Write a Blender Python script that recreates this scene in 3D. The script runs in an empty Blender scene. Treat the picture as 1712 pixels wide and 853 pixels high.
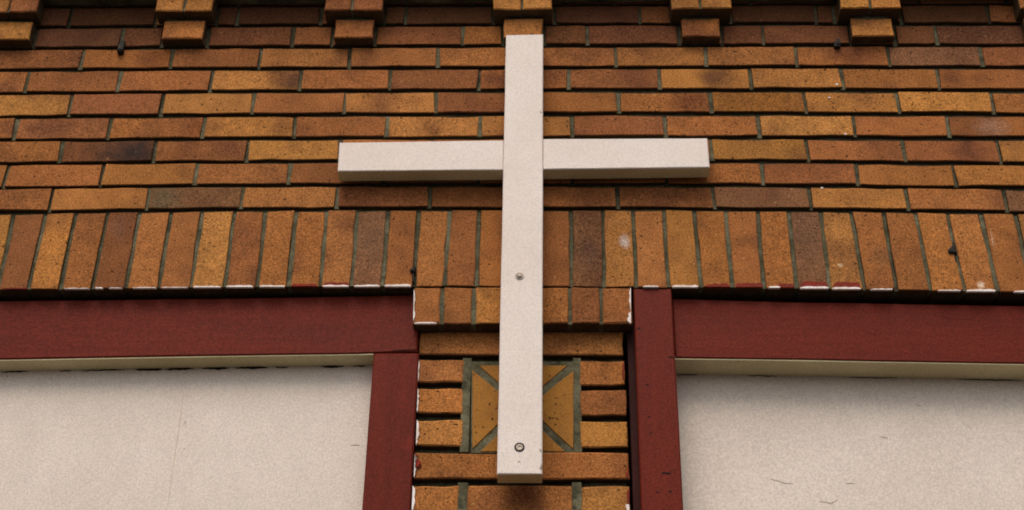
import bpy, math, random
from mathutils import Vector, Matrix, noise
rnd = random.Random(11)
S = bpy.context.scene
C = S.collection

# ------------------------------------------------------------------ camera
PW, PH, FPX = 1712.0, 853.0, 2609.0
b_, c_ = 0.0016, -0.0245
Zc = Vector((0.013, 0.819, -0.5735)).normalized()
Xc = Vector((1.0, b_, -c_)); Xc = (Xc - Xc.dot(Zc) * Zc).normalized()
Yc = Zc.cross(Xc)
R = Matrix((Xc, Yc, Zc))                       # rows: world axes in camera coordinates
EYE = Vector((0.0, -2.9, 1.62))
cam = bpy.data.cameras.new('camera'); co = bpy.data.objects.new('camera', cam); C.objects.link(co)
co.matrix_world = Matrix.Translation(EYE) @ R.to_4x4()
cam.sensor_width = 36; cam.lens = 36 * FPX / PW; cam.clip_end = 500; cam.clip_start = 0.05
S.camera = co
S.render.resolution_x, S.render.resolution_y = 1024, 510

# ------------------------------------------------------------------ light
SUN_EL, SUN_AZ = math.radians(59), math.radians(-12)     # high veiled sun in front of the wall
w = bpy.data.worlds.new('World'); S.world = w; w.use_nodes = True
nt = w.node_tree; bg = nt.nodes['Background']
sky = nt.nodes.new('ShaderNodeTexSky'); sky.sky_type = 'NISHITA'; sky.sun_disc = False
sky.sun_elevation = SUN_EL; sky.sun_rotation = math.pi - SUN_AZ
sky.dust_density = 4.0; sky.air_density = 1.0; sky.ozone_density = 0.6
hs = nt.nodes.new('ShaderNodeHueSaturation'); hs.inputs['Saturation'].default_value = 0.3      # veiled, nearly colourless sky
nt.links.new(sky.outputs[0], hs.inputs['Color'])
nt.links.new(hs.outputs[0], bg.inputs['Color']); bg.inputs['Strength'].default_value = 0.12
sl = bpy.data.lights.new('sun', 'SUN'); sl.energy = 1.5; sl.angle = math.radians(36); sl.color = (1.0, 0.92, 0.80)
so = bpy.data.objects.new('sun', sl); C.objects.link(so)
sd = Vector((math.sin(SUN_AZ) * math.cos(SUN_EL), -math.cos(SUN_AZ) * math.cos(SUN_EL), math.sin(SUN_EL)))
so.rotation_euler = sd.to_track_quat('Z', 'Y').to_euler(); so.location = (0, -4, 6)
S.view_settings.view_transform = 'Standard'; S.view_settings.look = 'None'
S.view_settings.exposure = 0.42; S.view_settings.gamma = 1.0
S.cycles.filter_width = 1.9

# ------------------------------------------------------------------ photo -> wall
def at(px, py, y=0.0):
    d = R @ Vector(((px - PW / 2) / FPX, (PH / 2 - py) / FPX, -1.0))
    t = (y - EYE.y) / d.y
    return (EYE.x + d.x * t, EYE.z + d.z * t)

# ------------------------------------------------------------------ materials
def lin(c):
    return tuple(((v / 255 + 0.055) / 1.055) ** 2.4 if v > 10 else v / 255 / 12.92 for v in c)
class MT:
    def __init__(s, name, rough=0.9):
        s.m = bpy.data.materials.new(name); s.m.use_nodes = True
        s.t = s.m.node_tree; s.N = s.t.nodes; s.b = s.N['Principled BSDF']
        s.b.inputs['Roughness'].default_value = rough
        s.b.inputs['Specular IOR Level'].default_value = 0.07
        s.pos = s.N.new('ShaderNodeNewGeometry').outputs['Position']
    def link(s, a, b): s.t.links.new(a, b)
    def offs(s, vec, k=30):
        oi = s.N.new('ShaderNodeObjectInfo'); m = s.N.new('ShaderNodeMath'); m.operation = 'MULTIPLY'
        s.link(oi.outputs['Random'], m.inputs[0]); m.inputs[1].default_value = k
        a = s.N.new('ShaderNodeVectorMath'); s.link(vec, a.inputs[0]); s.link(m.outputs[0], a.inputs[1]); return a.outputs[0]
    def mapp(s, vec, sc):
        a = s.N.new('ShaderNodeVectorMath'); a.operation = 'MULTIPLY'; s.link(vec, a.inputs[0]); a.inputs[1].default_value = sc; return a.outputs[0]
    def noise(s, scale, detail=3, vec=None, rough=0.6, dist=0):
        n = s.N.new('ShaderNodeTexNoise'); n.inputs['Scale'].default_value = scale; n.inputs['Detail'].default_value = detail
        n.inputs['Roughness'].default_value = rough; n.inputs['Distortion'].default_value = dist
        s.link(vec if vec is not None else s.pos, n.inputs['Vector']); return n.outputs['Fac']
    def ramp(s, fac, lo, hi, a=0.0, b=1.0):
        n = s.N.new('ShaderNodeMapRange'); s.link(fac, n.inputs[0])
        for i, v in enumerate((lo, hi, a, b)): n.inputs[i + 1].default_value = v
        return n.outputs[0]
    def mix(s, fac, a, b, mode='MIX'):
        n = s.N.new('ShaderNodeMix'); n.data_type = 'RGBA'; n.blend_type = mode; n.clamp_factor = True
        for v, k in ((fac, 0), (a, 6), (b, 7)):
            if isinstance(v, (int, float)): n.inputs[k].default_value = v if k == 0 else (v, v, v, 1)
            elif isinstance(v, tuple): n.inputs[k].default_value = (*v[:3], 1)
            else: s.link(v, n.inputs[k])
        return n.outputs[2]
    def mul(s, col, fac):      # colour * scalar socket
        return s.mix(1.0, col, fac, 'MULTIPLY')
    def bump(s, h, strength=0.5, dist=0.002):
        n = s.N.new('ShaderNodeBump'); s.link(h, n.inputs['Height']); n.inputs['Strength'].default_value = strength
        n.inputs['Distance'].default_value = dist
        if s.b.inputs['Normal'].links: s.link(s.b.inputs['Normal'].links[0].from_socket, n.inputs['Normal'])
        s.link(n.outputs[0], s.b.inputs['Normal'])
    def out(s, col): s.link(col, s.b.inputs['Base Color']); return s.m

def brick_mat(name, blotch=1.0, stains=()):
    m = MT(name, 0.92)
    oi = m.N.new('ShaderNodeObjectInfo'); col = oi.outputs['Color']
    ov = m.offs(m.pos)
    big = m.noise(7.0, 2, ov, 0.5)
    col = m.mix(m.ramp(big, 0.50, 0.70, 0, 0.60 * blotch), col, lin((98, 58, 40)))
    for (sx, sz, rx, rz, sc, k) in stains:      # kiln flashes and chalk marks of single bricks
        sub = m.N.new('ShaderNodeVectorMath'); sub.operation = 'SUBTRACT'; m.link(m.pos, sub.inputs[0]); sub.inputs[1].default_value = (sx, 0, sz)
        v = m.mapp(sub.outputs[0], (1 / rx, 0, 1 / rz))
        ln = m.N.new('ShaderNodeVectorMath'); ln.operation = 'LENGTH'; m.link(v, ln.inputs[0])
        ad = m.N.new('ShaderNodeMath'); ad.operation = 'MULTIPLY_ADD'; m.link(m.noise(35, 3), ad.inputs[0]); ad.inputs[1].default_value = 1.1; m.link(ln.outputs['Value'], ad.inputs[2])
        col = m.mix(m.ramp(ad.outputs[0], 0.75, 1.6, k, 0), col, lin(sc))
    mid = m.noise(26, 4, ov, 0.65)
    col = m.mul(col, m.ramp(mid, 0.25, 0.75, 0.80, 1.18))
    fine = m.noise(210, 3, m.pos, 0.7)
    soot = m.noise(3.2, 4, m.mapp(m.pos, (1.0, 1.0, 0.55)), 0.6)
    col = m.mul(col, m.ramp(soot, 0.35, 0.65, 0.84, 1.10))
    col = m.mul(col, m.ramp(fine, 0.25, 0.75, 0.50, 1.46))
    gr = m.noise(420, 1, m.pos, 0.5)
    col = m.mul(col, m.ramp(gr, 0.25, 0.75, 0.66, 1.34))
    pits = m.noise(135, 1, ov, 0.4)
    col = m.mix(m.ramp(pits, 0.70, 0.76, 0, 0.85), col, lin((45, 26, 18)))
    pale = m.noise(115, 1, m.mapp(ov, (1.0, 1.0, 1.3)), 0.4)
    col = m.mix(m.ramp(pale, 0.745, 0.79, 0, 0.35), col, lin((205, 160, 110)))
    m.bump(mid, 0.5, 0.002); m.bump(fine, 0.5, 0.0012); m.bump(m.ramp(pits, 0.66, 0.76, 1, 0), 0.6, 0.0015)
    return m.out(col)
BRICK = brick_mat('brick_clay')

def mortar_mat():
    m = MT('mortar_joint', 0.95)
    col = m.mix(m.ramp(m.noise(11, 3), 0.4, 0.62), lin((76, 71, 53)), lin((108, 102, 80)))
    col = m.mix(m.ramp(m.noise(30, 3), 0.52, 0.7, 0, 0.8), col, lin((48, 48, 38)))
    f = m.noise(180, 3)
    col = m.mul(col, m.ramp(f, 0.25, 0.75, 0.6, 1.35))
    m.bump(f, 0.8, 0.002)
    return m.out(col)
MORTAR = mortar_mat()
def bed_mat():      # brick beds and ends: mortar tone darkened to put underside shade into the colour
    m = MT('shade_darkened_brick_bed', 0.95)
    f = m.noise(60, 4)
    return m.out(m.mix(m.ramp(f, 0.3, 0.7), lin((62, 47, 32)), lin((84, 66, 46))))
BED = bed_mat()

def paint_mat(name, base, dark, streak=(3, 3, 3), grain=0.12, rough=0.6, edge=None, bumpk=0.25):
    m = MT(name, rough)
    v = m.mapp(m.pos, streak)
    a = m.noise(3.0, 4, v, 0.6)
    col = m.mix(m.ramp(a, 0.35, 0.7), lin(base), lin(dark))
    c = m.noise(16, 4, v, 0.7)
    col = m.mul(col, m.ramp(c, 0.2, 0.8, 1 - grain * 0.45, 1 + grain * 0.45))
    g = m.noise(260, 2)
    col = m.mul(col, m.ramp(g, 0.25, 0.75, 1 - grain * 1.8, 1 + grain * 1.8))
    if edge:
        e = m.noise(9, 5, m.pos, 0.75)
        col = m.mix(m.ramp(e, 0.60, 0.70, 0, 0.55), col, lin(edge))
    m.bump(c, bumpk, 0.002); m.bump(g, bumpk, 0.0006)
    return m.out(col)
CROSS = paint_mat('warm_white_paint', (221, 207, 198), (214, 198, 187), (1, 1, 1), 0.075, 0.5, bumpk=0.12)
RED = paint_mat('oxide_red_paint', (100, 34, 21), (90, 31, 20), (0.5, 1, 5), 0.24, 0.55, edge=(116, 38, 27))
REDV = paint_mat('oxide_red_paint_upright', (100, 34, 21), (90, 31, 20), (5, 1, 0.5), 0.24, 0.55, edge=(118, 38, 27))
REDD = paint_mat('old_maroon_paint', (58, 26, 22), (40, 20, 18), (5, 1, 0.5), 0.2, 0.7)
PANEL = paint_mat('cream_board_paint', (212, 197, 184), (203, 187, 173), (1.2, 1, 0.8), 0.11, 0.6, bumpk=0.2)
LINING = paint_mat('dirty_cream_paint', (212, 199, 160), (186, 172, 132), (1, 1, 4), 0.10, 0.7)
WHITE = paint_mat('chalky_white_paint', (236, 226, 222), (206, 186, 172), (6, 6, 6), 0.15, 0.7)
SMRED = paint_mat('red_paint_smear', (128, 44, 32), (104, 44, 32), (6, 6, 6), 0.2, 0.7)
def tile_mat():
    m = MT('ochre_tile', 0.85)
    ov = m.offs(m.pos)
    col = m.mix(m.ramp(m.noise(14, 3, ov), 0.35, 0.65), lin((158, 108, 48)), lin((140, 94, 46)))
    f = m.noise(210, 3); col = m.mul(col, m.ramp(f, 0.25, 0.75, 0.72, 1.25))
    p = m.noise(120, 1, ov, 0.4); col = m.mix(m.ramp(p, 0.70, 0.75, 0, 0.85), col, lin((45, 28, 18)))
    m.bump(f, 0.5, 0.001); return m.out(col)
TILE = tile_mat()
def flat(name, c, rough=0.8, metal=0.0, grain=0.2):
    m = MT(name, rough); m.b.inputs['Metallic'].default_value = metal
    f = m.noise(150, 3); m.bump(f, 0.4, 0.001)
    return m.out(m.mul(m.mix(0.0, lin(c), lin(c)), m.ramp(f, 0.25, 0.75, 1 - grain, 1 + grain)))
DARK = flat('dark_gap_tone', (30, 26, 22))  # even near-black for cracks, chips and the backing behind the openings
IRON = flat('dark_weathered_iron', (42, 38, 34), 0.6, 0.3)
STEEL = flat('painted_steel', (178, 164, 148), 0.6, 0.2, 0.1)
PAVE = flat('grey_pavement', (86, 84, 80), 0.95)
ROAD = flat('asphalt', (62, 62, 62), 0.95)

# ------------------------------------------------------------------ mesh helpers
class MB:
    def __init__(s): s.v = []; s.f = []
    def add(s, vs, fs):
        n = len(s.v); s.v += [tuple(v) for v in vs]; s.f += [tuple(i + n for i in f) for f in fs]
    def box(s, x0, x1, y0, y1, z0, z1):
        s.add([(x0, y0, z0), (x1, y0, z0), (x1, y1, z0), (x0, y1, z0), (x0, y0, z1), (x1, y0, z1), (x1, y1, z1), (x0, y1, z1)],
              [(0, 1, 5, 4), (1, 2, 6, 5), (2, 3, 7, 6), (3, 0, 4, 7), (4, 5, 6, 7), (3, 2, 1, 0)])
    def prism(s, loop, yf, yb, bev=0.0, back=True, jy=0.0):
        """loop: (x,z) points counter-clockwise seen from the front (-y)."""
        n = len(loop); cx = sum(p[0] for p in loop) / n; cz = sum(p[1] for p in loop) / n
        vs = [(x, yb, z) for x, z in loop]; rings = 1
        if bev > 0:
            vs += [(x, yf + bev * 0.9, z) for x, z in loop]; rings = 2
            ins = []
            for i in range(n):
                p0 = Vector(loop[i - 1]); p = Vector(loop[i]); p1 = Vector(loop[(i + 1) % n])
                n0 = Vector((-(p - p0).y, (p - p0).x)); n1 = Vector((-(p1 - p).y, (p1 - p).x))
                n0.normalize(); n1.normalize(); d = n0 + n1
                k = max(0.35, d.length_squared / 2)
                q = p + d * (bev * (0.75 + 0.5 * rnd.random()) / k / 1.0 * 0.95)
                ins.append((q.x, q.y))
            vs += [(x, yf + rnd.uniform(-jy, jy), z) for x, z in ins]
        else:
            vs += [(x, yf, z) for x, z in loop]
        fs = []
        for r in range(rings):
            for i in range(n):
                j = (i + 1) % n; a = r * n
                fs.append((a + i, a + j, a + n + j, a + n + i))
        fs.append(tuple(range(rings * n, rings * n + n)))
        if back: fs.append(tuple(reversed(range(n))))
        s.add(vs, fs)
    def obj(s, name, mat, parent=None, color=None, origin=None, smooth=False, **props):
        if origin is None:
            xs = [v[0] for v in s.v]; ys = [v[1] for v in s.v]; zs = [v[2] for v in s.v]
            origin = ((min(xs) + max(xs)) / 2, (min(ys) + max(ys)) / 2, (min(zs) + max(zs)) / 2)
        me = bpy.data.meshes.new(name)
        me.from_pydata([(v[0] - origin[0], v[1] - origin[1], v[2] - origin[2]) for v in s.v], [], s.f)
        me.materials.append(mat); me.update()
        if smooth:
            for p in me.polygons: p.use_smooth = True
        o = bpy.data.objects.new(name, me); C.objects.link(o)
        o.location = origin
        if parent is not None:
            o.parent = parent; pw = world(parent); o.location = Vector(origin) - pw
        if color: o.color = (*color, 1)
        for k, v in props.items(): o[k] = v
        return o
def world(o):
    p = Vector((0, 0, 0))
    while o is not None: p += o.location; o = o.parent
    return p
def thing(name, label, cat, loc, group=None):
    o = bpy.data.objects.new(name, None); C.objects.link(o); o.location = loc; o.empty_display_size = 0.1
    o['label'] = label; o['category'] = cat; o['kind'] = 'thing'
    if group: o['group'] = group
    return o

def wob(n, a): return [rnd.uniform(-a, a) for _ in range(n)]
def outline(tl, tr, br, bl, seg, a=0.0008, sag=None):
    """quad (x,z) corners -> counter-clockwise loop with softly uneven long edges"""
    def edge(p, q, n):
        out = []
        for i in range(n):
            t = i / n
            out.append((p[0] + (q[0] - p[0]) * t + rnd.uniform(-a, a), p[1] + (q[1] - p[1]) * t + rnd.uniform(-a, a)))
        return out
    nx, nz = seg
    return edge(bl, br, nx) + edge(br, tr, nz) + edge(tr, tl, nx) + edge(tl, bl, nz)

# ------------------------------------------------------------------ setting
m = MB(); m.box(-200, 200, -200, 60, -0.3, -0.14); m.obj('road', ROAD, kind='structure')
m = MB(); m.box(-60, 60, -3.6, 1.0, -0.136, 0.0); m.obj('pavement', PAVE, kind='structure')

# ------------------------------------------------------------------ brick wall data (measured courses)
KX = [0, 430, 860, 1285, 1712]
def quad(xs, ys):
    n = len(xs); Sx = [sum(x ** k for x in xs) for k in range(5)]
    T = [sum(y * x ** k for x, y in zip(xs, ys)) for k in range(3)]
    M = Matrix(((Sx[0], Sx[1], Sx[2]), (Sx[1], Sx[2], Sx[3]), (Sx[2], Sx[3], Sx[4])))
    return M.inverted() @ Vector(T)
XL, XR = at(0, 350)[0], at(1712, 350)[0]
def line(ypx, y=0.0):
    pts = [at(x, p, y) for x, p in zip(KX, ypx)]
    q = quad([p[0] for p in pts], [p[1] for p in pts])
    def f(x):
        xx = min(max(x, XL), XR); d = q[1] + 2 * q[2] * xx
        return q[0] + q[1] * xx + q[2] * xx * xx + 0.5 * d * (x - xx)
    return f
ROWS = [
 ('a', [-18, -19, -20, -22, -22], [9, 7.5, 6, 4.5, 4.5]),
 ('b', [14, 13, 11, 9, 9], [43, 40, 38.5, 36.5, 36.5]),
 ('c', [48.5, 46, 44.5, 42.5, 43.4], [78, 76, 74, 71.3, 72.7]),
 ('d', [83.5, 82, 79.5, 78.5, 78.6], [114, 112.5, 109.5, 108.4, 109.3]),
 ('e', [120, 118, 116, 115, 116], [152.5, 150, 147, 146, 148]),
 ('f', [158, 156.5, 154.5, 154, 155.4], [192, 189.5, 186.3, 185.5, 187.6]),
 ('g', [199, 196, 194.3, 193.7, 196], [231.5, 229, 226, 225.3, 228.6]),
 ('h', [237.3, 235, 233.3, 233.7, 236.5], [271, 267.3, 265, 265.8, 270.5]),
 ('i', [276.5, 273.5, 272.3, 273.7, 277.7], [310.8, 307.4, 304.5, 305.8, 311.5]),
 ('j', [317, 313.7, 312, 313.7, 318], [351.6, 347.7, 344.6, 346.5, 352]),
]
JT = {
 'a': [-60, 28, 179, 262, 400, 545, 640, 790, 862, 945, 1027, 1122, 1255, 1395, 1535, 1680, 1830],
 'b': [-100, -20, 60, 118, 262, 364, 398, 537, 642, 679, 824, 927, 1070, 1122, 1221, 1364, 1394, 1507, 1653, 1708, 1850],
 'c': [-90, -22, 60, 205, 272, 348, 489.5, 556, 628, 773.5, 841, 910, 981.6, 1135, 1208, 1275.6, 1421, 1496, 1566, 1717, 1790],
 'd': [-162, -12, 137.7, 287, 434.5, 584, 732, 880, 1029.4, 1180, 1332, 1486, 1641, 1796, 1950],
 'e': [-110, 45.5, 200, 353, 502.4, 652.7, 800.7, 951, 1102.7, 1255, 1408.6, 1569, 1728, 1888],
 'f': [-192, -38, 117, 271, 423.5, 575.7, 728.3, 881, 1034.4, 1188.8, 1346, 1502, 1660, 1818],
 'g': [-130, 26.4, 183, 340, 493, 647, 802, 956, 1112.6, 1269, 1428.5, 1585, 1745, 1905],
 'h': [-210, -53, 102.6, 258, 413.2, 567, 722, 878, 1035, 1190, 1350, 1511, 1670, 1832],
 'i': [-148, 10, 170, 328, 484, 642, 800, 957, 1115, 1274.7, 1433, 1595.6, 1757, 1920],
 'j': [-240, -77, 85, 247.7, 404, 563.4, 718, 876, 1033, 1193.5, 1354.7, 1516.5, 1680.6, 1844],
}
COLS = {   # T pale ochre, U tan orange, O orange brown, B brown, D dark, M mauve
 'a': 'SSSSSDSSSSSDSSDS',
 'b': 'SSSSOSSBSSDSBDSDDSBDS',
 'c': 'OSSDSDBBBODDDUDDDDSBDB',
 'd': 'OBOBUOUOUUOMBB',
 'e': 'OOOTOBOBTTOOTT',
 'f': 'UTBTOTBOORTTO',
 'g': 'OBOTOTTBOTOOOU',
 'h': 'OODBTOOOOTOBTO',
 'i': 'OOUOBOOOOBOUO',
 'j': 'OOUMUBBOBMTOMB',
}
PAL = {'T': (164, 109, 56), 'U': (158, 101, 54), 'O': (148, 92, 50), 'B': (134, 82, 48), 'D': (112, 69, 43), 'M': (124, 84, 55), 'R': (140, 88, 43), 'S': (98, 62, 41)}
def bcol(k):
    c = PAL[k]; f = rnd.uniform(0.95, 1.06)
    return lin((c[0] * f, c[1] * f * rnd.uniform(0.985, 1.015), c[2] * f * rnd.uniform(0.96, 1.04)))

FACE = 0.0
zs_bot = line([484, 479.6, 478.3, 481, 488.4]); zs_top = line([359, 354.5, 351.3, 353.7, 359])
wall = thing('brick_wall', 'orange and brown brick wall with corbels above and two boarded windows below', 'wall', (0, 0, 0))
GX = 0.0045     # half of a head joint
mort = MB()
def brick(tl, tr, br, bl, parent, col, yf=0.0, depth=0.09, seg=(4, 1), bev=0.0016, mat=None, name='brick', a=0.0017):
    yj = rnd.uniform(-0.0012, 0.0012)
    mb = MB(); mb.prism(outline(tl, tr, br, bl, seg, a), yf + yj, yf + depth, bev, back=False, jy=0.0003)
    o = mb.obj(name, mat or BRICK, parent, col)
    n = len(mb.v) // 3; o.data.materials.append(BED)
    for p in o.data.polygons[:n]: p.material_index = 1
    return o
def headfill(xt, xb, zt, zb, yf=0.004, g=0.0062, ext=0.002):
    yf += rnd.choice((0, 0, 0.001, 0.003, 0.005))
    n = 5
    L = [(xb + (xt - xb) * i / n + g * rnd.uniform(.62, 1.25), zb - ext + (zt - zb + 2 * ext) * i / n) for i in range(n + 1)]
    Rr = [(xb + (xt - xb) * i / n - g * rnd.uniform(.62, 1.25), zb - ext + (zt - zb + 2 * ext) * i / n) for i in range(n, -1, -1)]
    mort.prism(L[::1] + Rr, yf + rnd.uniform(-0.0012, 0.0015), 0.018 + yf, 0.0)

row_edges = {}
for key, tp, bt in ROWS:
    ft, fb = line(tp), line(bt)
    row_edges[key] = (ft, fb)
    js = JT[key]; xs = []
    for j in js:
        i = min(3, max(0, int(j // 430)))
        ym = sum(tp) / 10 + sum(bt) / 10
        xs.append(at(j, ym)[0])
    for i in range(len(xs) - 1):
        g = GX * rnd.uniform(0.8, 1.2)
        x0, x1 = xs[i] + g, xs[i + 1] - g
        dz = rnd.uniform(-0.0008, 0.0008); t1 = rnd.uniform(-0.001, 0.001); 
        k = COLS[key][i] if i < len(COLS[key]) else 'O'
        sk = rnd.uniform(-0.0012, 0.0012)
        brick((x0 + sk, ft(x0) + dz), (x1 + sk, ft(x1) + dz + t1), (x1 - sk, fb(x1) + dz + t1), (x0 - sk, fb(x0) + dz), wall, bcol(k))
        headfill(xs[i], xs[i], ft(xs[i]), fb(xs[i]))

# soldier course
ST = [-84, -30, 23.4, 76.8, 126, 179.4, 233.6, 285, 338.5, 391, 443, 495, 546, 597, 649, 699.6, 751.5, 800, 852, 903, 955, 1008, 1059, 1110, 1161, 1213.7, 1266.8, 1318.6, 1373, 1423, 1477, 1531, 1584, 1639.6, 1697.6, 1752, 1806]
SB = [-111, -57, -3, 48.4, 101, 155, 209.6, 265, 319.4, 375, 430, 482, 535.5, 587, 638.7, 692, 743.6, 796.3, 850, 902, 955, 1010, 1064, 1118, 1172, 1224.3, 1277.6, 1332.4, 1387, 1444.6, 1499, 1554.5, 1611.7, 1667.4, 1725, 1781, 1837]
SC = 'OTBUOBUUTOOOUMOUOOOOMTUTOOOMTOOUUOTO'
for i in range(len(ST) - 1):
    g = GX * rnd.uniform(0.9, 1.15)
    a0, a1 = at(ST[i], 357)[0] + g, at(ST[i + 1], 357)[0] - g
    c0, c1 = at(SB[i], 479)[0] + g, at(SB[i + 1], 479)[0] - g
    dz = rnd.uniform(-0.001, 0.001)
    brick((a0, zs_top(a0) + dz), (a1, zs_top(a1) + dz), (c1, zs_bot(c1) + dz), (c0, zs_bot(c0) + dz), wall, bcol(SC[i]), seg=(1, 4))
    headfill(a0 - g, c0 - g, zs_top(a0) , zs_bot(c0) + 0.001, 0.0035, ext=-0.0015)

# wider brickwork outside the picture: one joined part
rest = MB(); pz = 0.0665
ztop0 = row_edges['a'][0](0.0)
def grid(x0, x1, z0, n, yf=0.0, up=1, pitch=0.2135):
    for r in range(n):
        za = z0 + up * (r * pz + 0.0045) ; zb = za + up * 0.057
        x = x0 + (pitch / 2 if r % 2 else 0)
        xs = [x0] if r % 2 else []
        while x < x1 - 0.03: xs.append(x); x += pitch
        xs.append(x1)
        for i in range(len(xs) - 1):
            u0, u1 = xs[i] + 0.005, xs[i + 1] - 0.005
            if u1 - u0 < 0.02: continue
            rest.prism([(u0, min(za, zb)), (u1, min(za, zb)), (u1, max(za, zb)), (u0, max(za, zb))], yf, yf + 0.05, 0.002, back=False)
# ------------------------------------------------------------------ corbel table
P1, P2 = 0.026, 0.050
zb_c = row_edges['c'][1]; zt_c = row_edges['c'][0]; zb_b = row_edges['b'][1]; zt_b = row_edges['b'][0]
CORB = [(-17, 52, -30, 17, 63, 'T', 'TB'), (272, 340, 262, 309.5, 355.6, 'U', 'TT'), (559.5, 623.5, 543, 589.5, 639.6, 'O', 'BB'), (842.6, 907, 825, 872.5, 923, 'U', 'TT'),
        (1141, 1203.5, 1122, 1171, 1223, 'O', 'TT'), (1424.5, 1493.6, 1405, 1455, 1506, 'T', 'TT'), (1716, 1784, 1704, 1752, 1798, 'O', 'UU')]
LOWZ = []
cents = []
for (a, b, u0, um, u1, kl, ku) in CORB:
    xa, xb = at(a, 50, -P1)[0], at(b, 50, -P1)[0]
    ua, umx, ub = (at(t, 5, -P2)[0] for t in (u0, um, u1))
    zc0, zc1 = zb_c((xa + xb) / 2) + 0.001, zt_c((xa + xb) / 2) + 0.001
    zb0, zb1 = zb_b((xa + xb) / 2), zt_b((xa + xb) / 2)
    core = MB()
    core.box(xa + 0.004, xb - 0.004, -P1 + 0.008, 0.006, zc0 + 0.004, zb0 + 0.004)
    core.box(ua + 0.006, ub - 0.006, -P2 + 0.006, 0.006, zb0 + 0.004, zb1 + 0.014)
    cb = core.obj('corbel', MORTAR, wall)
    brick((xa, zc1), (xb, zc1), (xb, zc0), (xa, zc0), cb, bcol(kl), yf=-P1, depth=P1 + 0.003, seg=(3, 2), bev=0.003)
    brick((ua, zb1), (umx - 0.003, zb1), (umx - 0.003, zb0), (ua, zb0), cb, bcol(ku[0]), yf=-P2, depth=P2 + 0.003, seg=(2, 2), bev=0.003)
    brick((umx + 0.003, zb1), (ub, zb1), (ub, zb0), (umx + 0.003, zb0), cb, bcol(ku[1]), yf=-P2, depth=P2 + 0.003, seg=(2, 2), bev=0.003)
# courses carried by the corbels, above the picture
XW0, XW1 = -2.7, 2.7
zled = zt_b(0.0) + 0.012
ledge = MB(); ledge.box(XW0, XW1, -0.062, 0.0, zled + 0.002, zled + 0.4); ledge_o = ledge.obj('cornice', MORTAR, wall)
grid(XW0, XW1, zled, 5, yf=-0.074)
# side extensions of the main field and of the soldier band
xl0 = at(-60, 200)[0] ; 
for key, tp, bt in ROWS:
    ft, fb = row_edges[key]
    ym = sum(tp) / 10 + sum(bt) / 10
    for side in (0, 1):
        x = at(JT[key][0 if side == 0 else -1], ym)[0]
        while XW0 + 0.02 < x < XW1 - 0.02:
            xn = max(XW0, x - 0.2135) if side == 0 else min(XW1, x + 0.2135)
            p, q = min(x, xn) + 0.005, max(x, xn) - 0.005
            if q - p > 0.01: rest.prism([(p, fb(p)), (q, fb(q)), (q, ft(q)), (p, ft(p))], 0.0, 0.05, 0.002, back=False)
            x = xn
WL0, WR1 = -2.25, 2.25     # outer sides of the two window openings
for side in (0, 1):
    x = at(SB[0] if side == 0 else SB[-1], 479)[0]
    while XW0 + 0.02 < x < XW1 - 0.02:
        xn = x - 0.0705 if side == 0 else x + 0.0705
        p, q = min(x, xn) + 0.0045, max(x, xn) - 0.0045
        rest.prism([(p, zs_bot(p)), (q, zs_bot(q)), (q, zs_top(q)), (p, zs_top(p))], 0.0, 0.05, 0.002, back=False)
        x = xn
zwin_t = zs_bot(0.0); ZSILL = 2.15
n_f = int((min(zs_bot(XW0), zs_bot(XW1)) - ZSILL) / pz)
grid(XW0, WL0, min(zs_bot(XW0), zs_bot(WL0)) - 0.004, n_f, up=-1); grid(WR1, XW1, min(zs_bot(XW1), zs_bot(WR1)) - 0.004, n_f, up=-1)
grid(XW0, XW1, ZSILL - 0.06, int((ZSILL - 0.06) / pz), up=-1)
for f_ in (0,):
    rest.obj('brickwork', BRICK, wall, lin(PAL['O']), kind='stuff')
# mortar bed
zt = zled + 0.4
nseg = 24
for i in range(nseg):
    x0 = XW0 + (XW1 - XW0) * i / nseg; x1 = XW0 + (XW1 - XW0) * (i + 1) / nseg
    mort.prism([(x0, zs_bot(x0) + 0.004), (x1, zs_bot(x1) + 0.004), (x1, zt), (x0, zt)], 0.012, 0.15, 0.0)
mort.box(XW0, WL0 - 0.01, 0.010, 0.25, 0, zs_bot(WL0) - 0.01); mort.box(WR1 + 0.01, XW1, 0.010, 0.25, 0, zs_bot(WR1) - 0.01)
mort.box(WL0 - 0.009, WR1 + 0.009, 0.010, 0.25, 0, ZSILL - 0.055)
mort.obj('mortar', MORTAR, wall)
bk = MB(); bk.box(WL0 - 0.1, WR1 + 0.1, 0.16, 0.24, ZSILL - 0.1, zs_bot(0) + 0.1); bk.obj('inner_lining', DARK, wall)

# ------------------------------------------------------------------ pilaster between the windows
YP = 0.034
pm = MB()
def pq(x0, x1, y0, y1, xb0=None, xb1=None, y=YP):
    return at(x0, y0, y), at(x1, y0, y), at(x1 if xb1 is None else xb1, y1, y), at(x0 if xb0 is None else xb0, y1, y)
pl0, pl1 = at(698, 620, YP)[0], at(1046, 620, YP)[0]
pcore = MB()
pcore.box(pl0 + 0.004, pl1 - 0.004, YP + 0.020, 0.158, ZSILL - 0.05, zs_bot(0) + 0.003)
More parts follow.
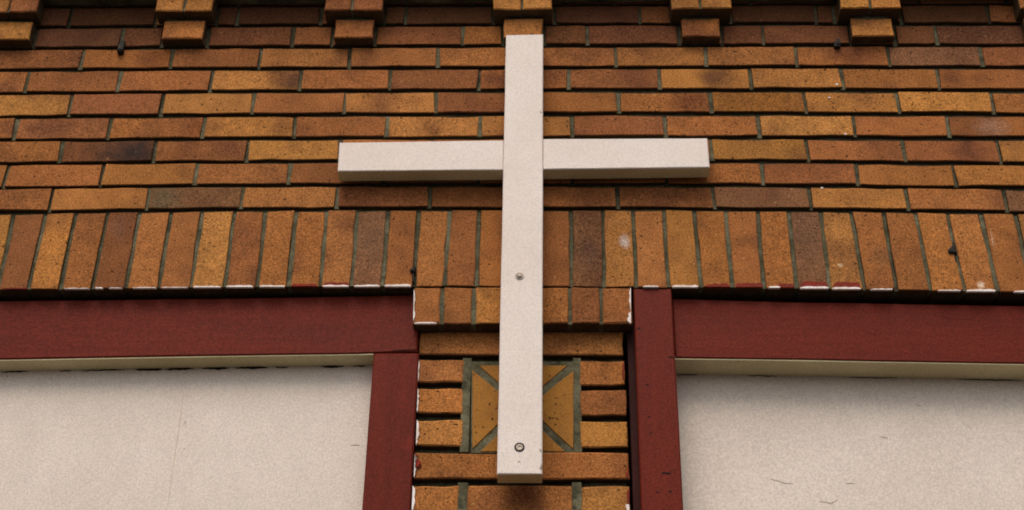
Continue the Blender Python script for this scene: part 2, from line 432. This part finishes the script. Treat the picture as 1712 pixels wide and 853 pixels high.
# mortar in the head joints and round the tile panel
def pm_strip(x0, x1, y0, y1, yf=YP + 0.004):
    tl, tr, br, bl = pq(x0, x1, y0, y1, x0 + (x0 - 915) * (y1 - y0) / 3900, x1 + (x1 - 915) * (y1 - y0) / 3900)
    pcore.prism(outline(tl, tr, br, bl, (1, 4), 0.0007)[::1], yf, YP + 0.022, 0.0)
pm_strip(774, 788, 598, 755, YP + 0.002); pm_strip(958, 971, 598, 755, YP + 0.002)
pm_strip(766, 782, 806, 860, YP + 0.002); pm_strip(956, 972, 806, 860, YP + 0.002)
pcore.prism([at(788, 757, YP), at(959, 757, YP), at(959, 604, YP), at(788, 604, YP)], YP + 0.0015, YP + 0.022, 0.0)
# head joints of the cut soldier row (soldier plane)
for j in (739, 792, 846, 899, 952.6, 1005.4):
    xx = at(j, 510)[0]; pcore.box(xx - 0.006, xx + 0.006, 0.0035, 0.05, at(j, 541)[1], at(j, 481)[1])
hl, hr = at(692, 510)[0], at(1055, 510)[0]
pcore.box(hl + 0.004, hr - 0.004, 0.010, YP + 0.021, at(870, 540)[1] + 0.004, zs_bot(0) + 0.003)
pil = pcore.obj('pilaster', MORTAR, wall)
HJ = [691, 739, 792, 846, 899, 952.6, 1005.4, 1056.5]
for i, k in enumerate('OOTOOBO'):
    x0, x1 = at(HJ[i], 510)[0] + (0.001 if i == 0 else GX), at(HJ[i + 1], 510)[0] - (0.001 if i == 6 else GX)
    z1, z0 = at(870, 481)[1] + 0.0005 * i * 0, at(870, 541)[1]
    brick((x0, z1), (x1, z1), (x1, z0), (x0, z0), pil, bcol(k), seg=(2, 2), bev=0.0035 if i in (0, 6) else 0.0025, yf=-0.001)
def pbrick(x0, x1, y0, y1, k, hid=(0, 0)):
    xa = at(x0, (y0 + y1) / 2, YP)[0]; xb = at(x1, (y0 + y1) / 2, YP)[0]
    zt_, zb_ = at((x0 + x1) / 2, y0, YP)[1], at((x0 + x1) / 2, y1, YP)[1]
    brick((xa, zt_), (xb, zt_), (xb, zb_), (xa, zb_), pil, bcol(k), yf=YP, depth=0.08, seg=(3, 2), bev=0.0028)
pbrick(702, 871, 555, 592.5, 'U'); pbrick(877, 1042, 554, 593, 'U')
for (x0, x1, y0, y1, k) in [(699, 775, 601, 639, 'U'), (698, 774, 649.5, 690, 'U'), (697, 773, 702, 744.5, 'T'),
                            (968.5, 1044, 603, 643, 'U'), (970, 1047, 652.5, 694.5, 'O'), (970.5, 1049, 705, 747.5, 'T')]:
    pbrick(x0, x1, y0, y1, k)
pbrick(692.5, 868, 757, 799, 'O'); pbrick(868.6, 1051, 757, 801, 'O')
pbrick(689, 767, 812, 858, 'U'); pbrick(781, 957, 812, 858, 'U'); pbrick(972.5, 1053, 813, 858, 'T')
for r in range(9):      # courses below the picture
    y0 = 870 + r * 58
    z1 = at(870, 858, YP)[1] - 0.010 - r * 0.0665
    if z1 - 0.057 < ZSILL: break
    for (u, v) in (((0, .5), (.5, 1)) if r % 2 == 0 else ((0, .22), (.22, .78), (.78, 1))):
        a, b = pl0 + (pl1 - pl0) * u + 0.004, pl0 + (pl1 - pl0) * v - 0.004
        brick((a, z1), (b, z1), (b, z1 - 0.057), (a, z1 - 0.057), pil, bcol(rnd.choice('TUUO')), yf=YP, depth=0.08, seg=(3, 1))
# four triangular tiles
x0, x1, y0, y1 = 788.5, 960.0, 611, 755
cx, cy = 873.5, 681
g = 6.8
tri = [((x0 + 1, y0 + g + 1), (x0 + 1, y1 - 4 - 1), (cx - g * 1.3, cy)),
       ((x0 + g * 1.6, y0), (cx, cy - g), (x1 - g * 1.6, y0)),
       ((x1 - 1, y1 - 4), (x1 - 1, y0 + g + 2), (cx + g * 1.3, cy)),
       ((x1 - g * 2.2, y1), (cx, cy + g), (x0 + g * 2.2, y1))]
for k, t in enumerate(tri):
    pts = []
    for i in range(3):
        p, q = t[i], t[(i + 1) % 3]
        for s_ in range(3):
            f = s_ / 3; pts.append((p[0] + (q[0] - p[0]) * f + rnd.uniform(-.6, .6), p[1] + (q[1] - p[1]) * f + rnd.uniform(-.5, .5)))
    lp = [at(px, py, YP) for px, py in pts]
    area = sum(lp[i - 1][0] * lp[i][1] - lp[i][0] * lp[i - 1][1] for i in range(len(lp)))
    if area < 0: lp.reverse()
    mb = MB(); mb.prism(lp, YP - 0.0005, YP + 0.012, 0.0014, back=False); mb.obj('tile', TILE, pil)

# ------------------------------------------------------------------ paint traces along the brick edges
def smear(x0, x1, y0, y1, yp, mat, parent, seg=9, rag='top', lift=0.0022, name='paint_trace', r=0.6):
    n = seg; up = []; lo = []; h = y1 - y0
    for i in range(n + 1):
        f = i / n; e = min(1, 0.3 + 9 * f, 0.3 + 9 * (1 - f)) ** 0.6
        a = (y0 + h * (1 - e) * 0.9 + (rnd.uniform(-r, r) if rag in ('top', 'both') else 0))
        up.append((x0 + (x1 - x0) * f, min(a, y1 - 0.3)))
        lo.append((x0 + (x1 - x0) * f, y1 + (rnd.uniform(-r, r) * 0.4 if rag == 'both' else 0)))
    loop = [at(p[0], p[1], yp) for p in lo] + [at(p[0], p[1], yp) for p in reversed(up)]
    mb = MB(); mb.prism(loop, yp - lift, yp + 0.004, 0.0)
    return mb.obj(name, mat, parent)
def smear_v(x0, x1, y0, y1, yp, mat, parent, seg=9, lean=0.0, lift=0.0022, fixed='left', r=0.7):
    n = seg; A = []; B = []
    for i in range(n + 1):
        f = i / n; e = min(1, 5 * f, 5 * (1 - f)) ** 0.6; dx = lean * f; wd = (x1 - x0) * max(0.12, e * rnd.uniform(0.35, 1.1))
        if fixed == 'left': A.append((x0 + dx, y0 + (y1 - y0) * f)); B.append((x0 + dx + wd, y0 + (y1 - y0) * f))
        else: A.append((x1 + dx - wd, y0 + (y1 - y0) * f)); B.append((x1 + dx, y0 + (y1 - y0) * f))
    loop = [at(p[0], p[1], yp) for p in A] + [at(p[0], p[1], yp) for p in reversed(B)]
    mb = MB(); mb.prism(loop, yp - lift, yp + 0.004, 0.0); return mb.obj('paint_trace', mat, parent)
def yb(px): # soldier bottom in the picture
    return [484, 479.6, 478.3, 481, 488.4][0] if px < 0 else (lambda t, i: [484, 479.6, 478.3, 481, 488.4][i] * (1 - t) + [484, 479.6, 478.3, 481, 488.4][i + 1] * t)((px - KX[min(3, sum(px >= k for k in KX[1:4]))]) / (KX[min(3, sum(px >= k for k in KX[1:4])) + 1] - KX[min(3, sum(px >= k for k in KX[1:4]))]), min(3, sum(px >= k for k in KX[1:4])))
for (a, b, h, mt) in [(108, 150, 1.4, WHITE), (159, 172, 2.2, WHITE), (182, 205, 1.2, WHITE), (222, 262, 1.4, WHITE), (270, 314, 1.3, WHITE), (323, 369, 2.8, WHITE), (378, 423, 3.2, WHITE),
                      (434, 476, 2.6, WHITE), (540, 583, 2.8, WHITE), (592, 635, 2.8, WHITE), (643, 687, 3.6, WHITE), (1075, 1101, 2.2, WHITE), (1124, 1167, 3.4, WHITE),
                      (1285, 1304, 2.6, WHITE), (1338, 1385, 2.8, WHITE), (1392, 1439, 2.8, WHITE), (1455, 1492, 1.3, WHITE), (1568, 1606, 1.6, WHITE), (1616, 1664, 3.2, WHITE), (1695, 1722, 2.2, WHITE)]:
    smear(a, b, yb(a) - h + 1.0, yb((a + b) / 2) + 0.8, -0.0008, mt, wall)
for (a, b, h) in [(488, 530, 5), (540, 583, 6.5), (5, 45, 2), (1180, 1220, 5), (1230, 1275, 7), (1300, 1328, 6), (1339, 1384, 11), (1393, 1438, 11)]:
    smear(a, b, yb(a) - h, yb((a + b) / 2) - 0.4, -0.0002, SMRED, wall, lift=0.0014, r=1.2)
smear_v(692, 695, 485, 536, -0.002, WHITE, pil, lean=-1); smear(693, 730, 539.6, 541.6, -0.002, WHITE, pil)
smear_v(1051.5, 1054.5, 482, 520, -0.002, WHITE, pil, fixed='right'); smear_v(1049, 1054.8, 522, 541, -0.002, WHITE, pil, fixed='right', seg=5)
for (y0_, y1_, x, wd) in [(650, 689, 698.5, 3), (703, 744, 697, 5), (761, 798, 693.5, 4), (813, 856, 690, 5), (602, 638, 700, 2.2)]:
    smear_v(x, x + wd, y0_, y1_, YP - 0.001, WHITE, pil, lean=-(y1_ - y0_) * 0.04)
smear_v(694, 704, 768, 784, YP - 0.001, SMRED, pil, seg=12); smear_v(694, 699, 757, 768, YP - 0.001, SMRED, pil, seg=4)
smear_v(1046, 1050.5, 780, 800, YP - 0.001, SMRED, pil, fixed='right', seg=5); smear_v(1046, 1052, 818, 845, YP - 0.001, SMRED, pil, fixed='right', seg=6)
smear_v(1045, 1052, 842, 857, YP - 0.001, WHITE, pil, fixed='right', seg=4)
smear_v(1040, 1043.5, 606, 634, YP - 0.001, SMRED, pil, fixed='right', seg=6)
def bricks_of(o):
    return [c for c in o.children_recursive if c.name.split('.')[0] == 'brick']
ALLB = [(c, world(c), c.dimensions) for c in bricks_of(wall)]
def stain(px, py, rx, rz, col, k):
    x, z = at(px, py, 0.0)
    c = min(ALLB, key=lambda t: max(abs(t[1].x - x) / (t[2].x / 2), abs(t[1].z - z) / (t[2].z / 2)))[0]
    c.data.materials[0] = brick_mat('flashed_brick_clay', 1.0, [(x, z, rx, rz, col, k)])
FL = (72, 46, 38)
for a in [(1196, 130, 0.05, 0.06, FL, 0.75), (490, 133, 0.06, 0.06, FL, 0.8), (225, 255, 0.13, 0.06, (52, 40, 36), 0.95), (270, 332, 0.06, 0.06, (104, 86, 62), 0.8),
          (1150, 170, 0.06, 0.06, (104, 58, 34), 0.8), (1620, 252, 0.06, 0.06, (104, 62, 42), 0.8), (255, 97, 0.06, 0.06, (104, 58, 34), 0.7), (720, 214, 0.04, 0.05, (104, 62, 36), 0.6),
          (325, 215, 0.04, 0.05, (118, 66, 38), 0.7), (1440, 95, 0.09, 0.05, (108, 62, 38), 0.8), (1590, 132, 0.04, 0.05, (96, 58, 36), 0.7), (840, 134, 0.08, 0.05, (92, 54, 36), 0.8),
          (1044, 403, 0.016, 0.022, (196, 180, 172), 0.85), (982, 420, 0.05, 0.06, (84, 58, 48), 0.6), (1405, 443, 0.007, 0.006, (210, 180, 140), 0.8),
          (1659, 400, 0.003, 0.03, (180, 150, 125), 0.7), (1640, 476, 0.010, 0.012, (222, 196, 170), 0.95), (1350, 390, 0.06, 0.09, (100, 72, 56), 0.5),
          (620, 400, 0.06, 0.09, (104, 76, 56), 0.5), (215, 450, 0.04, 0.05, (92, 58, 38), 0.6), (200, 380, 0.03, 0.04, (120, 84, 66), 0.5), (20, 213, 0.04, 0.04, (90, 54, 38), 0.6),
          (1480, 430, 0.04, 0.04, (104, 74, 50), 0.5), (430, 460, 0.04, 0.04, (96, 58, 38), 0.5), (1660, 213, 0.05, 0.04, (150, 116, 98), 0.5)]:
    stain(*a)
for (px, py) in [(1399, 142), (1386, 164), (1413, 225), (1374, 315)]:
    smear(px - 2, px + 2.5, py - 0.9, py + 0.8, 0.0006, WHITE, wall, seg=5, rag='both', lift=0.002, r=0.5)

# ------------------------------------------------------------------ windows
def band(topc, botc, yf, yb_, xs_ext=(None, None), bev=0.003, n=14):
    """topc/botc: list of photo points left to right; slab between the two curves"""
    def crv(pts):
        P = [at(px, py, yf) for px, py in pts]; return P
    def ev(P, x):
        if x <= P[0][0]: i = 0
        elif x >= P[-1][0]: i = len(P) - 2
        else: i = max(k for k in range(len(P) - 1) if P[k][0] <= x)
        t = (x - P[i][0]) / (P[i + 1][0] - P[i][0]); return P[i][1] + (P[i + 1][1] - P[i][1]) * t
    T, B = crv(topc), crv(botc)
    xa = xs_ext[0] if xs_ext[0] is not None else T[0][0]; xb = xs_ext[1] if xs_ext[1] is not None else T[-1][0]
    X = [xa + (xb - xa) * i / n for i in range(n + 1)]
    loop = [(x, ev(B, x) + rnd.uniform(-.0006, .0006)) for x in X] + [(x, ev(T, x) + rnd.uniform(-.0006, .0006)) for x in reversed(X)]
    mb = MB(); mb.prism(loop, yf, yb_, bev); return mb, ev, T, B
def vpost(xl, xr, zt_, zb_, yf, yb_, bev=0.003, n=8):
    loop = [(xl, zb_), (xr, zb_)] + [(xr + rnd.uniform(-.0007, .0007), zb_ + (zt_ - zb_) * i / n) for i in range(1, n)] + [(xr, zt_), (xl, zt_)] + \
           [(xl + rnd.uniform(-.0007, .0007), zt_ + (zb_ - zt_) * i / n) for i in range(1, n)]
    mb = MB(); mb.prism(loop, yf, yb_, bev); return mb

# left
YL = 0.025; PLY = 0.070
wl = thing('boarded_window', 'cream boarded window left of the cross, red top rail running over its side post', 'window', (-1.2, YL, ZSILL), 'boarded windows under the soldier course')
rail, evL, T_, B_ = band([(0, 503), (430, 498), (697, 493)], [(0, 600.5), (430, 593), (620, 590.5), (697, 588)], YL, YL + 0.05, (WL0, at(699, 560, YL)[0]))
rail.obj('top_rail', RED, wl)
xs0, xs1 = at(621, 640, YL)[0], at(697.5, 640, YL)[0]
vpost(xs0, xs1, at(660, 589.6, YL)[1], ZSILL + 0.03, YL + 0.001, YL + 0.05).obj('side_post', REDV, wl)
vpost(WL0 + 0.002, WL0 + 0.11, at(0, 600, YL)[1] - 0.03, ZSILL + 0.03, YL + 0.001, YL + 0.05).obj('side_post', REDV, wl)
# bright worn edge on the post
def wornedge(px0, px1, y0, y1, y, parent):
    smear_v(px0, px1, y0, y1, y, SMRED, parent, seg=16, lean=(px0 - 915) * (y1 - y0) / 4000, lift=0.0009, r=1)
lin0, lin1 = WL0 + 0.11, xs0
zl = lambda x: evL(B_, x)
N = 20
lm = MB()
for i in range(N):      # cream lining under the rail, from the rail back to the board
    a = lin0 + (lin1 - 0.001 - lin0) * i / N; b = lin0 + (lin1 - 0.001 - lin0) * (i + 1) / N
    za, zb_ = zl(a), zl(b)
    lm.add([(a, YL + 0.003, za - 0.0025), (b, YL + 0.003, zb_ - 0.0025), (b, PLY + 0.004, zb_ - 0.0045), (a, PLY + 0.004, za - 0.0045),
            (a, YL + 0.003, za + 0.004), (b, YL + 0.003, zb_ + 0.004), (b, PLY + 0.004, zb_ + 0.004), (a, PLY + 0.004, za + 0.004)],
           [(0, 3, 2, 1), (0, 1, 5, 4), (3, 7, 6, 2), (4, 5, 6, 7), (0, 4, 7, 3), (1, 2, 6, 5)])
lm.obj('lining', LINING, wl)
def panel(x0, x1, z1f, z0, y, parent, n=10):
    mb = MB()
    loop = [(x0, z0), (x1, z0)] + [(x1 + (x0 - x1) * i / n, z1f(x1 + (x0 - x1) * i / n)) for i in range(n + 1)]
    mb.prism(loop, y, y + 0.018, 0.0); return mb.obj('board', PANEL, parent)
panel(WL0 + 0.06, xs0 + 0.03, lambda x: zl(x) + 0.03, ZSILL + 0.02, PLY, wl)
# open crack between lining and board
def crack(x0, x1, zf, y, parent, h=0.003, name='crack', mat=None, seg=10):
    L = [(x0 + (x1 - x0) * i / seg) for i in range(seg + 1)]
    mid = [zf(x) + rnd.uniform(-.0012, .0012) for x in L]
    hh = [h * min(1, 3 * i / seg + .1, 3 * (1 - i / seg) + .1) * rnd.uniform(.5, 1.2) for i in range(seg + 1)]
    loop = [(x, m_ - t / 2) for x, m_, t in zip(L, mid, hh)] + [(x, m_ + t / 2) for x, m_, t in reversed(list(zip(L, mid, hh)))]
    mb = MB(); mb.prism(loop, y - 0.0012, y + 0.002, 0.0); return mb.obj(name, mat or DARK, parent)
for (a, b, h) in [(5, 48, .003), (100, 120, .002), (138, 210, .0028), (226, 272, .008), (275, 325, .006), (338, 384, .007), (392, 448, .006), (460, 482, .003), (536, 575, .006), (590, 612, .003)]:
    xa, xb = at(a, 617, PLY)[0], at(b, 617, PLY)[0]
    crack(xa, xb, lambda x: zl(x) - 0.0065, PLY, wl, h)
msill = MB(); msill.box(WL0, pl0 - 0.004, -0.03, 0.1, ZSILL - 0.055, ZSILL + 0.02); msill.obj('sill', RED, wl)
smear_v(605, 613, 650, 860, YL, SMRED, wl, seg=14, lean=-13, lift=0.0008) if False else None

# right
YR = 0.024; PRY = 0.090; YS = 0.003
wr = thing('boarded_window', 'cream boarded window right of the cross, red side post rising past its top rail', 'window', (1.2, YR, ZSILL), 'boarded windows under the soldier course')
xr0, xr1 = at(1062, 560, YS)[0], at(1129, 600, YS)[0]
vpost(xr0, xr1, zs_bot(xr0) - 0.003, ZSILL + 0.03, YS, YS + 0.06).obj('side_post', REDV, wr)
vpost(xr0 - 0.016, xr0 + 0.003, zs_bot(xr0) - 0.05, ZSILL + 0.03, YS + 0.03, 0.12, bev=0.001).obj('inner_post', REDD, wr)
railr, evR, TR, BR = band([(1125, 499), (1282, 504), (1712, 511)], [(1125, 598), (1282, 600), (1712, 607.5)], YR, YR + 0.05, (xr1 + 0.002, WR1))
railr.obj('top_rail', RED, wr)
vpost(WR1 - 0.11, WR1 - 0.002, at(1712, 607, YR)[1] - 0.03, ZSILL + 0.03, YR + 0.001, YR + 0.05).obj('side_post', REDV, wr)
zr = lambda x: evR(BR, x)
lm = MB(); l0, l1 = xr1 + 0.001, WR1 - 0.11
for i in range(N):
    a = l0 + (l1 - l0) * i / N; b = l0 + (l1 - l0) * (i + 1) / N
    za, zb_ = zr(a), zr(b)
    lm.add([(a, YR + 0.003, za - 0.0025), (b, YR + 0.003, zb_ - 0.0025), (b, PRY + 0.004, zb_ - 0.003), (a, PRY + 0.004, za - 0.003),
            (a, YR + 0.003, za + 0.004), (b, YR + 0.003, zb_ + 0.004), (b, PRY + 0.004, zb_ + 0.004), (a, PRY + 0.004, za + 0.004)],
           [(0, 3, 2, 1), (0, 1, 5, 4), (3, 7, 6, 2), (4, 5, 6, 7), (0, 4, 7, 3), (1, 2, 6, 5)])
lm.obj('lining', LINING, wr)
panel(xr1 - 0.03, WR1 - 0.06, lambda x: zr(x) + 0.03, ZSILL + 0.02, PRY, wr)
for (a, b, h) in [(1132, 1168, .0015), (1250, 1300, .0015), (1420, 1500, .0012), (1600, 1705, .002)]:
    xa, xb = at(a, 630, PRY)[0], at(b, 630, PRY)[0]
    crack(xa, xb, lambda x: zr(x) - 0.0045, PRY, wr, h)
msill = MB(); msill.box(pl1 + 0.004, WR1, -0.03, 0.1, ZSILL - 0.055, ZSILL + 0.02); msill.obj('sill', RED, wr)
# hairline flaws on the boards and chips in the posts
GREY = flat('grime', (158, 144, 120))
def hair(pts, y, parent, wpx=1.0, mat=None):
    up = []; lo = []
    for i, (px, py) in enumerate(pts):
        t = wpx * (0.15 if i in (0, len(pts) - 1) else 0.42)
        up.append((px, py - t)); lo.append((px, py + t))
    loop = [at(*p, y) for p in lo] + [at(*p, y) for p in reversed(up)]
    mb = MB(); mb.prism(loop, y - 0.0006, y + 0.002, 0.0); mb.obj('scratch', mat or GREY, parent)
hair([(1288, 801), (1300, 804), (1312, 808), (1326, 809)], PRY, wr)
hair([(1370, 839), (1380, 839.5), (1389, 842), (1395, 839), (1401, 835)], PRY, wr, 1.2)
hair([(1531, 675), (1535, 678.5), (1540, 679)], PRY, wr, 1.6); hair([(1472, 730), (1478, 731.5), (1484, 732.5)], PRY, wr, 1.2)
hair([(1415, 809), (1422, 808), (1429, 808.5)], PRY, wr, 1)
hair([(307, 752), (308, 750), (309.5, 749.5)], PLY, wl, 2.2); hair([(308, 712), (309, 704), (311, 708)], PLY, wl, 2)
smear_v(308, 309.2, 650, 858, PLY, flat('board_seam', (194, 179, 160)), wl, seg=14, lean=-30, lift=0.0006)
hair([(586, 745), (594, 744), (602, 745)], PLY, wl, 1.4); hair([(10, 629), (12, 629.5), (14, 629)], PLY, wl, 2.4)
for (px, py, a, b) in [(1068, 549.5, 2.6, 3), (1082, 644, 2, 2.4), (1088, 724, 2.2, 1.6), (1085, 697, 2, 1.4), (1114, 791.5, 7.5, 3), (1121, 822, 2.6, 3), (1099, 823, 2.5, 2), (1122.5, 597.5, 5, 2)]:
    hair([(px - a, py), (px - a * .5, py - b * .2), (px + a * .5, py + b * .1), (px + a, py)], YS, wr, b, DARK)
hair([(1442 - 0, 551), (1452, 555), (1466, 560)], YR, wr, 1.2, SMRED); hair([(1570, 528), (1600, 533), (1625, 534)], YR, wr, 1.0, SMRED)
hair([(1286, 594), (1295, 593.5), (1304, 594.5)], YR, wr, 3.2, SMRED); hair([(1510, 590), (1516, 588), (1524, 592)], YR, wr, 4, SMRED)
hair([(655, 586.5), (675, 585.5), (696, 584)], YL, wl, 1.4, DARK)

# ------------------------------------------------------------------ the cross
YB = -0.011; YF = YB - 0.038
cross = thing('wooden_cross', 'large warm white wooden cross screwed to the brick wall between two boarded windows', 'cross', (0, YF, at(868, 793, YF)[1]))
u0, u1 = at(838.5, 426, YF)[0], at(907.3, 426, YF)[0]
uz1, uz0 = at(875, 58.5, YF)[1], at(870, 793.5, YF)[1]
def beam(loop, yf, yb_, bev=0.0022): mb = MB(); mb.prism(loop, yf, yb_, bev); return mb
n = 12
lp = [(u0, uz0), (u1, uz0)] + [(u1 + rnd.uniform(-.0004, .0004), uz0 + (uz1 - uz0) * i / n) for i in range(1, n)] + [(u1, uz1 + 0.001), (u0, uz1 - 0.001)] + \
     [(u0 + rnd.uniform(-.0004, .0004), uz1 + (uz0 - uz1) * i / n) for i in range(1, n)]
beam(lp, YF - 0.002, YB).obj('upright', CROSS, cross)
def arm(tl, tr, br, bl):
    P = [at(*p, YF) for p in (bl, br, tr, tl)]
    return P
L_ = arm((567.5, 238.0), (842, 234.2), (842, 284), (564.5, 286.3)); L_[1] = (u0 - 0.0006, L_[1][1]); L_[2] = (u0 - 0.0006, L_[2][1])
Rr = arm((905, 232), (1182.5, 230.8), (1186.8, 279.8), (905, 283)); Rr[0] = (u1 + 0.0006, Rr[0][1]); Rr[3] = (u1 + 0.0006, Rr[3][1])
def fine(P, k=8):
    out = []
    for i in range(4):
        p, q = P[i], P[(i + 1) % 4]; kk = k if i % 2 == 0 else 2
        for s_ in range(kk):
            f = s_ / kk; j = 0.0003 if s_ else 0
            out.append((p[0] + (q[0] - p[0]) * f, p[1] + (q[1] - p[1]) * f + rnd.uniform(-j, j)))
    return out
for P in (L_, Rr):
    beam(fine(P), YF, YB).obj('arm', CROSS, cross)
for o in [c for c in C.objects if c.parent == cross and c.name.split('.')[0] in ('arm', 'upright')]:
    o.data.materials.append(LINING)             # downward faces take the darker, yellower lining cream
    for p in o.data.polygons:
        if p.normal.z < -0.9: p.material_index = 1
def lathe(cx, cz, y0, prof, n=24):
    mb = MB(); vs = []; fs = []
    for r, h in prof:
        for k in range(n):
            a = 2 * math.pi * k / n; vs.append((cx + r * math.cos(a), y0 - h, cz + r * math.sin(a)))
    for j in range(len(prof) - 1):
        for k in range(n):
            k2 = (k + 1) % n; fs.append((j * n + k, j * n + k2, (j + 1) * n + k2, (j + 1) * n + k))
    fs.append(tuple((len(prof) - 1) * n + k for k in range(n)))
    mb.add(vs, fs); return mb
yfu = YF - 0.002
p = at(868.5, 462, yfu)
lathe(*p, yfu, [(0.0095, -0.001), (0.0095, 0.0012), (0.0082, 0.0018), (0.0062, 0.0006), (0.0055, 0.0002), (0.0052, 0.003), (0.0035, 0.0045), (0.001, 0.005)]).obj('screw', STEEL, cross)
p = at(868.5, 748, yfu)
r_ = lathe(*p, yfu, [(0.0106, -0.001), (0.0106, 0.0008), (0.0084, 0.0008), (0.0078, 0.0004), (0.0074, 0.0004)]).obj('bolt_hole', IRON, cross)
lathe(p[0] + 0.0002, p[1] - 0.0006, yfu, [(0.0076, 0.0), (0.0072, 0.0012), (0.0060, 0.0018), (0.0036, 0.0019), (0.0030, 0.0008), (0.0012, 0.0008)]).obj('bolt', STEEL, cross, smooth=True)
def chip(px, py, a, b, mat=GREY):
    hair([(px - a, py), (px - a * .3, py - b * .2), (px + a * .4, py + b * .15), (px + a, py)], yfu, cross, b, mat)
chip(903.5, 753, 1.6, 5); chip(904, 783, 2, 6); chip(868, 772, 2, 1.4); chip(904, 188, 1.5, 4); chip(905, 780, 1.2, 9)

# ------------------------------------------------------------------ old fixings in the wall
def fixing(px, py, label, kind):
    x, z = at(px, py, -0.004)
    o = thing('wall_anchor', label, 'anchor', (x, 0.0, z), 'old iron fixings left in the joints')
    if kind == 'nail':
        mb = MB(); mb.box(x - 0.0045, x + 0.0045, -0.010, 0.012, z - 0.006, z + 0.024); mb.obj('strap', IRON, o)
        lathe(x - 0.002, z - 0.010, -0.006, [(0.0085, -0.012), (0.0085, 0.004), (0.0065, 0.009), (0.002, 0.011)], 10).obj('plug', IRON, o)
    elif kind == 'clip':
        mb = MB(); mb.box(x - 0.009, x + 0.006, -0.012, 0.008, z - 0.009, z + 0.006); mb.obj('plate', IRON, o)
        mb = MB(); mb.box(x - 0.002, x + 0.007, -0.015, -0.0121, z - 0.003, z + 0.012); mb.obj('lug', IRON, o)
    else:
        s_ = 1.0 if kind == 'plug' else 1.45
        pts = [(x + s_ * 0.0075 * (1 + 0.35 * ((k * 7) % 3 - 1)) * math.cos(k * math.pi / 4), z + s_ * 0.0085 * (1 + 0.25 * ((k * 5) % 3 - 1)) * math.sin(k * math.pi / 4)) for k in range(8)]
        mb = MB(); mb.prism(pts, -0.007, 0.01, 0.003); mb.obj('plug', IRON, o)
        mb = MB(); mb.box(x - 0.0005 + 0.002 * (s_ > 1), x + 0.003 + 0.002 * (s_ > 1), -0.002, 0.008, z - 0.03, z - 0.0065); mb.obj('shank', IRON, o)
fixing(204, 82, 'dark iron strap and plug in the joint under the top left corbels', 'nail')
fixing(1400, 76, 'dark square iron clip just below left of the rightmost full corbel', 'clip')
fixing(691, 451, 'small black plug in the soldier course joint above the left window corner', 'plug')
fixing(1593, 418, 'larger rusty black plug in the soldier course above the right window', 'star')
